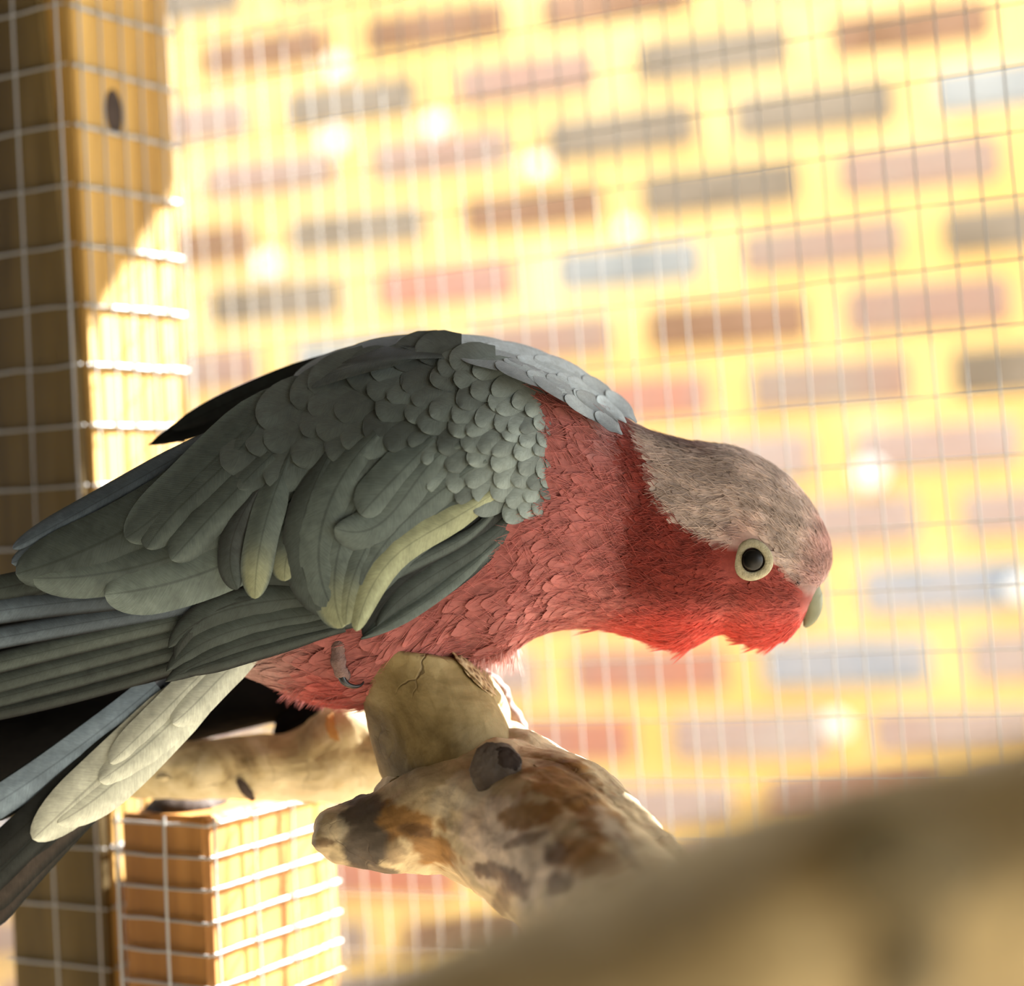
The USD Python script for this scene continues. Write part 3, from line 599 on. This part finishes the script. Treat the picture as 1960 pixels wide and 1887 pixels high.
def feather(name, parent, pts, W, col, tip=None, edge=None, lift=(0, 10), camber=6, nu=16, nv=7, round_=.28, basew=.55, surf=DW, doff=0., tipstart=.55, mat='feather', label=None, kw=None, sharp=.5):
    """A closed, cambered vane along the spine pts (px, py); W is half its width; tints run base, tip and edge."""
    pts = np.asarray(pts, float)
    if len(pts) == 2: pts = np.vstack([pts[0], pts.mean(0), pts[1]])
    k = np.r_[0, np.cumsum(np.linalg.norm(np.diff(pts, axis=0), axis=1))]
    cs = CubicSpline(k / k[-1], pts, axis=0); L = k[-1]
    u = 1 - (1 - np.linspace(0, 1, nu)) ** 1.7; v = np.linspace(-1, 1, nv)
    c = cs(u); tgt = cs(u, 1); tgt /= np.linalg.norm(tgt, axis=1, keepdims=True); nr = np.c_[-tgt[:, 1], tgt[:, 0]]
    pr = (basew + (1 - basew) * smoothstep(u, 0, .4)) * np.where(u > 1 - round_, np.maximum(1 - ((u - 1 + round_) / round_) ** 2, 0) ** sharp, 1.0)
    pr = np.maximum(pr, .015)
    x = c[:, None, 0] + nr[:, None, 0] * (v[None] * pr[:, None] * W); y = c[:, None, 1] + nr[:, None, 1] * (v[None] * pr[:, None] * W)
    rag = (meshkit.noise(np.stack([np.broadcast_to(u[:, None] * L * .05, x.shape), v[None] * 2 + 0 * x, x * 0 + pts[0, 0] * .37], -1)) - .5)
    d = surf(x, y) + doff + (lift[0] + (lift[1] - lift[0]) * u ** 1.2)[:, None] - camber * (v[None] ** 2) * np.minimum(1, pr[:, None] + .2) + rag * 2.2
    X = np.stack([x, y, d], -1); th = 1.2
    edge_c = np.asarray(edge if edge is not None else np.array(col) * .8); tp = np.asarray(tip if tip is not None else col)
    C = blend(np.broadcast_to(np.array(col, float), X.shape), tp, np.broadcast_to(smoothstep(u, tipstart, .95)[:, None], x.shape))
    C = blend(C, edge_c, np.broadcast_to(smoothstep(np.abs(v), .6, .95)[None], x.shape))
    C = C * (1 + .25 * rag)[..., None]
    n = nu * nv; ids = np.arange(n).reshape(nu, nv)
    q = np.stack([ids[:-1, :-1], ids[:-1, 1:], ids[1:, 1:], ids[1:, :-1]], -1).reshape(-1, 4)
    ring = np.r_[ids[0, :], ids[1:, -1], ids[-1, -2::-1], ids[-2:0:-1, 0]]
    side = np.stack([ring, np.roll(ring, -1), np.roll(ring, -1) + n, ring + n], -1)
    f = np.vstack([q, q[:, ::-1] + n, side])
    B = X.copy(); B[..., 2] -= th
    bc = np.stack([pts[0, 0] * 1.7 + pts[0, 1] + u[:, None] * L * .9 - np.abs(v)[None] * W * .8 + 0 * x, np.broadcast_to(v[None], x.shape)], -1)
    V = np.vstack([X.reshape(-1, 3), B.reshape(-1, 3)])
    return put(name, W3(V), f, mat, parent, tint=np.clip(np.vstack([C.reshape(-1, 3)] * 2), .003, .9), st=np.vstack([bc.reshape(-1, 2)] * 2), smooth=True, label=label)

GREY, GREYD, PALE, DARK, BLUE = np.array((.086, .112, .106)), np.array((.046, .06, .058)), np.array((.27, .30, .19)), np.array((.018, .022, .022)), np.array((.11, .15, .19))
# the near wing's own mass under the feathers
def pad(name, outline, col, surf, drop, back, parent=None, seed=1, step=9):
    poly = shapely.Polygon(outline).buffer(0); x0, y0, x1, y1 = poly.bounds
    gx, gy = np.meshgrid(np.arange(x0, x1, step), np.arange(y0, y1, step), indexing='ij')
    ins = shapely.contains_xy(poly, gx, gy); idx = -np.ones(gx.shape, int); idx[ins] = np.arange(ins.sum())
    edge = shapely.distance(poly.exterior, shapely.points(gx[ins], gy[ins]))
    d = surf(gx[ins], gy[ins]) - drop - 22 * (1 - smoothstep(edge, 0, 45))
    top_ = np.c_[gx[ins], gy[ins], d]; bot = top_.copy(); bot[:, 2] = d - back
    qs = np.stack([idx[:-1, :-1], idx[1:, :-1], idx[1:, 1:], idx[:-1, 1:]], -1).reshape(-1, 4); qs = qs[(qs >= 0).all(1)]
    n = len(top_); ed = {}
    for qd in qs:
        for k in range(4): ed[(qd[k], qd[(k + 1) % 4])] = 1
    sd = [(a, b, b + n, a + n) for (a, b) in ed if (b, a) not in ed]
    f = np.vstack([qs, qs[:, ::-1] + n, np.array(sd)[:, ::-1]])
    V = np.vstack([top_, bot]); return put(name, W3(V), f, 'plumage', parent or bird, tint=np.broadcast_to(np.array(col) * 1.0, V.shape), smooth=True)
wing = pad('near_wing', [(1088, 800), (1085, 870), (1045, 945), (960, 1000), (860, 1080), (700, 1190), (560, 1150), (420, 1130), (250, 1130), (70, 1090), (60, 1050), (200, 965), (330, 900), (470, 805), (600, 735), (740, 695), (880, 695), (1000, 738), (1052, 778)], GREYD, DW, 12, 16)

def ang(x, y):
    X_ = np.array([(1080, 800), (1040, 720), (1040, 930), (950, 680), (900, 850), (760, 690), (760, 880), (600, 760), (620, 950), (480, 900), (850, 960)], float)
    A_ = np.radians([150, 172, 128, 176, 140, 168, 138, 152, 122, 135, 140])
    w = 1 / (np.hypot(X_[:, 0] - x, X_[:, 1] - y) ** 2 + 400); return math.atan2((w * np.sin(A_)).sum(), (w * np.cos(A_)).sum())
REG = shapely.Polygon([(1092, 790), (1096, 850), (1075, 915), (1040, 962), (975, 975), (930, 930), (880, 900), (780, 890), (700, 860), (600, 890), (520, 900), (470, 880), (450, 850), (540, 775), (640, 712), (760, 662), (860, 662), (930, 688), (990, 724), (1040, 760), (1078, 785)])
pts = []; g = np.random.default_rng(23)
for _ in range(14000):
    x, y = g.uniform(440, 1100), g.uniform(650, 985)
    if not shapely.contains_xy(REG, x, y): continue
    s = np.interp(x, [460, 650, 800, 950, 1090], [112, 100, 86, 62, 50])
    if all((x - a) ** 2 + (y - b) ** 2 > (s * .42) ** 2 for a, b, _ in pts): pts.append((x, y, s))
    if len(pts) >= 240: break
for (x, y, s) in pts:
    a = ang(x, y) + g.normal(0, .10); Lf = s * g.uniform(1.15, 1.4); w = s * g.uniform(.40, .50)
    dr = np.array([math.cos(a), math.sin(a)]); b = np.array([x, y]) - dr * Lf * .35; e = np.array([x, y]) + dr * Lf * .65; m = (b + e) / 2 + np.array([-dr[1], dr[0]]) * g.normal(0, .04) * Lf
    sh = smoothstep(x, 780, 1080); c = blend(GREY, np.array((.20, .245, .235)), sh * .85) * g.uniform(.80, 1.18)
    if g.random() < .14: c = c * .66
    feather('covert', wing, [b, m, e], w, c, c * 1.14, c * (1.04 if sh > .5 else .92), (-5, (1.5 + s * .035) if x < 850 else (2 + s * .075)), 2 + s * .045, nu=11, nv=7, round_=.5, basew=.7, mat='covert_soft')

# long feathers, from the tail end forward: (points, half width, base, tip, edge, lift, options)
def F_(name, pts, W, col, tip=None, edge=None, lift=(0, 8), parent=None, **kw): return feather(name, parent or wing, pts, W, np.array(col), tip, edge, lift, **kw)
G = GREY
# primaries, bunched under the coverts and running out of the left edge
PRI = [([(360, 1135), (150, 1150), (-60, 1178)], 30, BLUE * .6, BLUE * 1.1, DARK * .5), ([(420, 1150), (200, 1185), (-60, 1232)], 25, BLUE * .7, BLUE * 1.0, DARK * .4), ([(460, 1160), (220, 1215), (-70, 1285)], 24, G * .85, G * .8, DARK * .6),
       ([(470, 1180), (230, 1245), (-70, 1325)], 25, G * .7, G * .6, DARK * .5), ([(470, 1205), (240, 1272), (-70, 1352)], 23, G * .6, G * .55, DARK * .4), ([(450, 1230), (250, 1298), (-60, 1372)], 20, G * .42, G * .3, DARK * .4)]
F_('primary_feather', [(430, 1188), (210, 1238), (-80, 1285)], 84, (.004, .005, .005), (.004, .005, .005), (.003, .003, .003), (-62, -66), nu=20, camber=6, round_=.05, basew=.9)  # not a real feather: black backing sheet added to darken gaps between primaries
for k, (p, w, c, tp, ed) in enumerate(PRI):
    F_('primary_feather', p, w * .86, np.array(c) * .85, np.array(tp) * .95, np.array(ed) * .12, (-20 - 5 * k, -18 - 5 * k), nu=22, camber=9, round_=.1, basew=.9)
F_('primary_feather', [(210, 1095), (90, 1125), (-60, 1150)], 34, DARK * 2.2, G * .6, DARK, (-24, -24), camber=6, round_=.1)
F_('primary_feather', [(120, 1100), (40, 1118), (-30, 1132)], 26, G * .5, G * .55, DARK, (-20, -20), camber=5, round_=.2)
# lower band of secondaries between the coverts and the pink flank
LOW = [([(690, 1130), (520, 1150), (380, 1190), (322, 1240)], 34, .75), ([(700, 1160), (540, 1185), (400, 1225), (318, 1285)], 30, .85), ([(690, 1185), (540, 1212), (420, 1250), (316, 1305)], 26, .7), ([(660, 1200), (540, 1232), (420, 1268), (340, 1292)], 18, .6), ([(560, 1140), (450, 1155), (370, 1200), (335, 1262)], 22, .45)]
for p, w, k in LOW: F_('secondary_feather', p, w, G * k * .85, G * k * .62, DARK * .4, (-16, -12), nu=18, camber=8, round_=.3, sharp=.8)
# tertials and scapulars over them
TER = [([(480, 800), (330, 880), (170, 970), (24, 1050)], 22, BLUE * .6, BLUE * .9, DARK * 2.5, (-18, -6)),
       ([(520, 830), (360, 920), (190, 1005), (22, 1078)], 32, G * .55, BLUE * 1.2, DARK * 1.5, (-14, -4)),
       ([(560, 800), (400, 915), (220, 1025), (30, 1098)], 58, G * .78, G * .95, G * .6, (-10, 4)),
       ([(640, 735), (500, 800), (370, 920), (240, 1030)], 50, G * .9, G * .95, G * 1.5, (-6, 6)),
       ([(560, 930), (430, 1020), (280, 1080), (60, 1106)], 44, G * .9, G * 1.5, G * 1.3, (-8, 2)),
       ([(600, 960), (470, 1060), (330, 1115), (200, 1138)], 52, G * 1.3, G * 1.85, G * 1.7, (-6, 4)),
       ([(520, 870), (440, 950), (375, 1020), (328, 1072)], 36, G * 1.0, G * 1.25, G * .7, (2, 12)),
       ([(500, 800), (420, 900), (330, 985), (280, 1050)], 38, G * .95, G * 1.05, G * .8, (0, 8))]
for p, w, c, tp, ed, lf in TER: F_('tertial_feather', p, w, c, tp, ed, lf, nu=20, camber=9, round_=.22, label=None)
# drooping coverts with pale olive tips
DRP = [([(500, 930), (452, 1010), (440, 1070), (455, 1128)], 24, DARK * 2.4, G * .7, DARK * 1.5, (6, 14)),
       ([(560, 860), (520, 960), (495, 1060), (488, 1146)], 32, G * 1.05, PALE, G * 1.1, (8, 20)),
       ([(580, 960), (560, 1030), (548, 1070), (545, 1112)], 30, G * .8, PALE * .95, G * .8, (4, 12)),
       ([(640, 850), (590, 960), (575, 1060), (640, 1180)], 34, G * .62, G * .8, DARK * 1.8, (10, 18)),
       ([(720, 830), (640, 940), (610, 1050), (640, 1170)], 52, G * 1.1, G * 1.2, G * .9, (12, 20)),
       ([(700, 930), (655, 1030), (640, 1110), (655, 1202)], 44, G * 1.1, PALE * 1.02, G * 1.2, (14, 24)),
       ([(760, 960), (700, 1050), (672, 1120), (662, 1196)], 34, G * 1.0, PALE * .9, G, (14, 24)),
       ([(830, 840), (760, 910), (690, 985)], 44, G * .98, G * 1.08, G * .85, (10, 16)),
       ([(880, 850), (790, 930), (715, 1010), (640, 1010)], 44, G * 1.0, G * 1.12, G * .8, (10, 20)),
       ([(930, 880), (830, 950), (745, 1030), (690, 1120)], 40, G * 1.0, G * 1.05, G * .7, (8, 16)),
       ([(970, 930), (860, 985), (760, 1060), (700, 1150)], 34, G * .95, G, G * .65, (6, 14)),
       ([(1000, 905), (925, 958), (850, 1003), (755, 1065), (708, 1130), (682, 1208)], 27, PALE * 1.0, PALE * 1.12, PALE * .9, (14, 27))]
for p, w, c, tp, ed, lf in DRP: F_('drooping_covert', p, w, c, tp, ed, (lf[0] - (14 if p[0][0] > 980 else 8), lf[1] + 3), nu=20, camber=8, round_=.26, basew=.2)
# dark feathers at the wing's lower edge
EDG = [([(985, 950), (880, 1040), (780, 1110), (694, 1216)], 40, DARK * 1.4, DARK * 1.2, DARK, (-12, -6)), ([(985, 985), (900, 1058), (800, 1120), (720, 1200)], 24, G * .62, G * .5, DARK, (-8, -2)),
       ([(1000, 985), (900, 1075), (800, 1148), (690, 1224)], 26, G * .75, G * .55, DARK, (-10, -4)), ([(960, 1030), (880, 1102), (790, 1168), (690, 1222)], 15, G * .9, G * .7, G * 1.2, (-8, 2)), ([(940, 985), (860, 1045), (790, 1080), (735, 1120)], 14, G * .75, G * .6, DARK, (-4, 4))]
for p, w, c, tp, ed, lf in EDG: F_('edge_feather', p, w, c, tp, ed, lf, nu=18, camber=6, round_=.35, sharp=.8)

# far wing: its shoulder shows over the neck and its tip over the back
def DF(x, y): return 0 * x - 70.
CT2 = np.array([(1000, 690, 60), (1000, 668, -10), (1100, 740, 70), (1100, 712, -10), (1190, 800, 60), (1190, 775, -20), (1140, 800, 95), (900, 660, 20), (800, 650, 10), (740, 648, 0), (640, 690, 20), (560, 730, 0)], float)
RB2 = RBFInterpolator(CT2[:, :2], CT2[:, 2], kernel='thin_plate_spline', smoothing=20)
def D2F(x, y): return RB2(np.c_[np.ravel(x), np.ravel(y)]).reshape(np.shape(x))
fw = pad('far_wing', [(300, 850), (380, 806), (470, 760), (560, 702), (650, 668), (760, 648), (860, 648), (960, 660), (1060, 694), (1130, 742), (1150, 772), (1140, 790), (1110, 762), (1040, 722), (940, 700), (820, 690), (700, 710), (560, 765), (440, 815), (340, 852)], DARK * 1.2, DF, 0, 30)
F_('primary_feather', [(660, 680), (480, 765), (284, 852)], 26, DARK * .8, DARK * .7, DARK, (0, 0), fw, surf=DF, doff=4, camber=5, round_=.35, sharp=.9)
F_('primary_feather', [(680, 672), (520, 735), (330, 822)], 22, DARK * 1.8, DARK * 1.6, DARK, (0, 0), fw, surf=DF, doff=10, camber=5, round_=.35)
for k, (p, w, c) in enumerate([([(1000, 688), (890, 660), (760, 655)], 20, DARK * .8), ([(980, 682), (820, 662), (640, 690)], 24, DARK * 1.8), ([(900, 668), (740, 672), (560, 728)], 24, G * .55), ([(860, 672), (720, 690), (560, 745)], 18, G * .7), ([(780, 672), (660, 700), (520, 762)], 20, G * .5)]):
    F_('scapular_feather', p, w, c, c * 1.1, G * .9, (-16, 4), fw, surf=D2F, doff=34, camber=8, round_=.3, basew=.1)
arc = CubicSpline(np.linspace(0, 1, 5), np.array([(880, 668), (990, 690), (1080, 728), (1150, 772), (1200, 818)], float), axis=0)
for k in range(26):
    lane = (k % 4 - 1.5) / 1.5; u1 = 1.02 - .80 * (k // 4) / 6 - .05 * (k % 3); u0 = u1 - g.uniform(.26, .34)
    uu = np.linspace(u1, max(u0, -.1), 4); pp = arc(uu); tn = arc(uu, 1); tn /= np.linalg.norm(tn, axis=1, keepdims=True); nn_ = np.c_[-tn[:, 1], tn[:, 0]]
    wd = np.interp(uu, [0, .6, 1], [12, 24, 17]); pp = pp + nn_ * (lane * wd + g.normal(0, 2))[:, None]
    c = np.array((.29, .35, .38)) * g.uniform(.6, 1.15) * (.75 + .4 * (lane < 0))  # sky highlight along the far shoulder is put into this pale blue
    F_('covert', pp, np.interp(u1, [.2, 1], [17, 13]), c, c * 1.25, c * .8, (-2, 5), fw, surf=D2F, doff=24 + 3 * (k // 4 == 0), camber=5, nu=12, nv=7, round_=.4, basew=.12 if k < 5 else .7, mat='covert_soft')

# ------------------------------------------------------------------ tail
def DT(x, y): return 22 + (np.asarray(x) - 200) * .05 + 0 * np.asarray(y)
tail = put('tail', *(lambda v, f: (W3(v), f))(*tube(np.array([(420, 1262, -6), (330, 1340, -8), (230, 1440, -10), (120, 1560, -12), (20, 1680, -12)], float), [44, 48, 46, 40, 20], 14)), 'plumage', bird, tint=np.broadcast_to(DARK, (72, 3)))
TL = [([(300, 1310), (150, 1430), (-60, 1570)], 30, BLUE * 2.0, BLUE * 2.2, BLUE * 1.6, (10, 6)), ([(285, 1330), (140, 1440), (-40, 1560)], 34, BLUE * .5, DARK * 2, DARK, (4, 0)),
      ([(330, 1330), (170, 1470), (-60, 1680)], 30, DARK * .9, DARK * .7, DARK * .5, (12, 12)), ([(330, 1345), (150, 1520), (-50, 1720)], 26, DARK * 1.6, DARK * 1.3, DARK * .5, (8, 8)),
      ([(300, 1420), (120, 1570), (-50, 1740)], 44, np.array((.07, .058, .05)), np.array((.055, .045, .038)), DARK, (-2, -2)), ([(280, 1430), (120, 1590), (-40, 1775)], 34, np.array((.06, .05, .042)), np.array((.05, .04, .034)), DARK, (-10, -10))]
for p, w, c, tp, ed, lf in TL: F_('tail_feather', p, w, c, tp, ed, lf, tail, surf=DT, nu=18, camber=5, round_=.12, basew=.9)
WHT = np.array((.62, .67, .58))
UT = [([(470, 1240), (345, 1345), (215, 1465), (62, 1606)], 46, WHT, WHT * 1.1, WHT * .8, (22, 30)), ([(480, 1250), (370, 1345), (260, 1460), (110, 1575)], 40, WHT * .95, WHT * 1.1, WHT * 1.15, (24, 30)),
      ([(470, 1240), (400, 1310), (320, 1390), (190, 1495)], 36, WHT * .9, WHT * .95, WHT * 1.15, (28, 34)), ([(450, 1230), (365, 1310), (290, 1385), (210, 1460)], 30, WHT * .8, WHT * .9, WHT * .9, (30, 36)), ([(520, 1225), (450, 1270), (390, 1330), (330, 1385)], 32, WHT * .9, WHT, WHT, (34, 38))]
for p, w, c, tp, ed, lf in UT: F_('undertail_covert', p, w, c, tp, ed, lf, tail, surf=DT, nu=18, camber=10, round_=.25, label='pale whitish undertail covert')
n = 60; x0 = g.uniform(320, 430, n); r0 = np.c_[x0, 1300 + (430 - x0) * .62, g.uniform(20, 50, n)]; dr = np.array([-.35, 1, 0]) + g.normal(0, .25, (n, 3))
strands('wisp', r0, dr / np.linalg.norm(dr, axis=1, keepdims=True), g.uniform(15, 42, n), np.broadcast_to(WHT, (n, 3)), 1.4)

# ------------------------------------------------------------------ feet
def toe(parent, pts, r0, r1, mat='toe_skin', name='toe', n=18):
    pts = np.asarray(pts, float); cs = CubicSpline(np.linspace(0, 1, len(pts)), pts, axis=0); u = np.linspace(0, 1, n)
    r = r0 + (r1 - r0) * u; 
    if mat == 'toe_skin': r = r * (1 + .10 * np.sin(u * 26))
    return put(name, W3(tube(cs(u), r, 12)[0]), tube(cs(u), r, 12)[1], mat, parent)
s = trimesh.creation.icosphere(3, 1.0)
foot = put('foot', W3(np.array([668, 1205, 70]) + s.vertices * [26, 34, 34]), s.faces, 'toe_skin', bird)
for a, b in (([(664, 1195, 95), (648, 1240, 118), (650, 1278, 122), (662, 1294, 112)], [(655, 1284, 120), (660, 1306, 122), (680, 1314, 116), (696, 1305, 104)]), ([(660, 1200, 60), (632, 1232, 70), (630, 1265, 70), (640, 1282, 62)], [(632, 1272, 70), (640, 1296, 70), (658, 1302, 60), (676, 1294, 48)]), ([(690, 1205, 90), (720, 1232, 92), (748, 1246, 88), (768, 1250, 80)], [(760, 1250, 88), (776, 1252, 92), (786, 1262, 96), (788, 1274, 98)])):
    tpath = toe(foot, a, 17, 12); toe(tpath.rsplit('/', 1)[0] if False else foot, b, 9, 1.5, 'claw', 'claw')
foot2 = put('foot', W3(np.array([905, 1275, -70]) + s.vertices * [30, 34, 34]), s.faces, 'toe_skin', bird)
for a, b in (([(915, 1285, -60), (948, 1310, -52), (966, 1332, -46), (958, 1346, -38)], [(964, 1338, -42), (956, 1352, -34), (942, 1356, -28), (930, 1352, -24)]), ([(920, 1310, -78), (968, 1350, -80), (992, 1382, -76), (1000, 1404, -70)], [(998, 1398, -72), (1002, 1414, -68), (996, 1426, -62), (986, 1432, -58)])):
    toe(foot2, a, 16, 12); toe(foot2, b, 8, 1.5, 'claw', 'claw')
tag(stage.GetPrimAtPath(bird), 'grey and pink galah leaning forward with lowered head on the driftwood perch', 'bird')
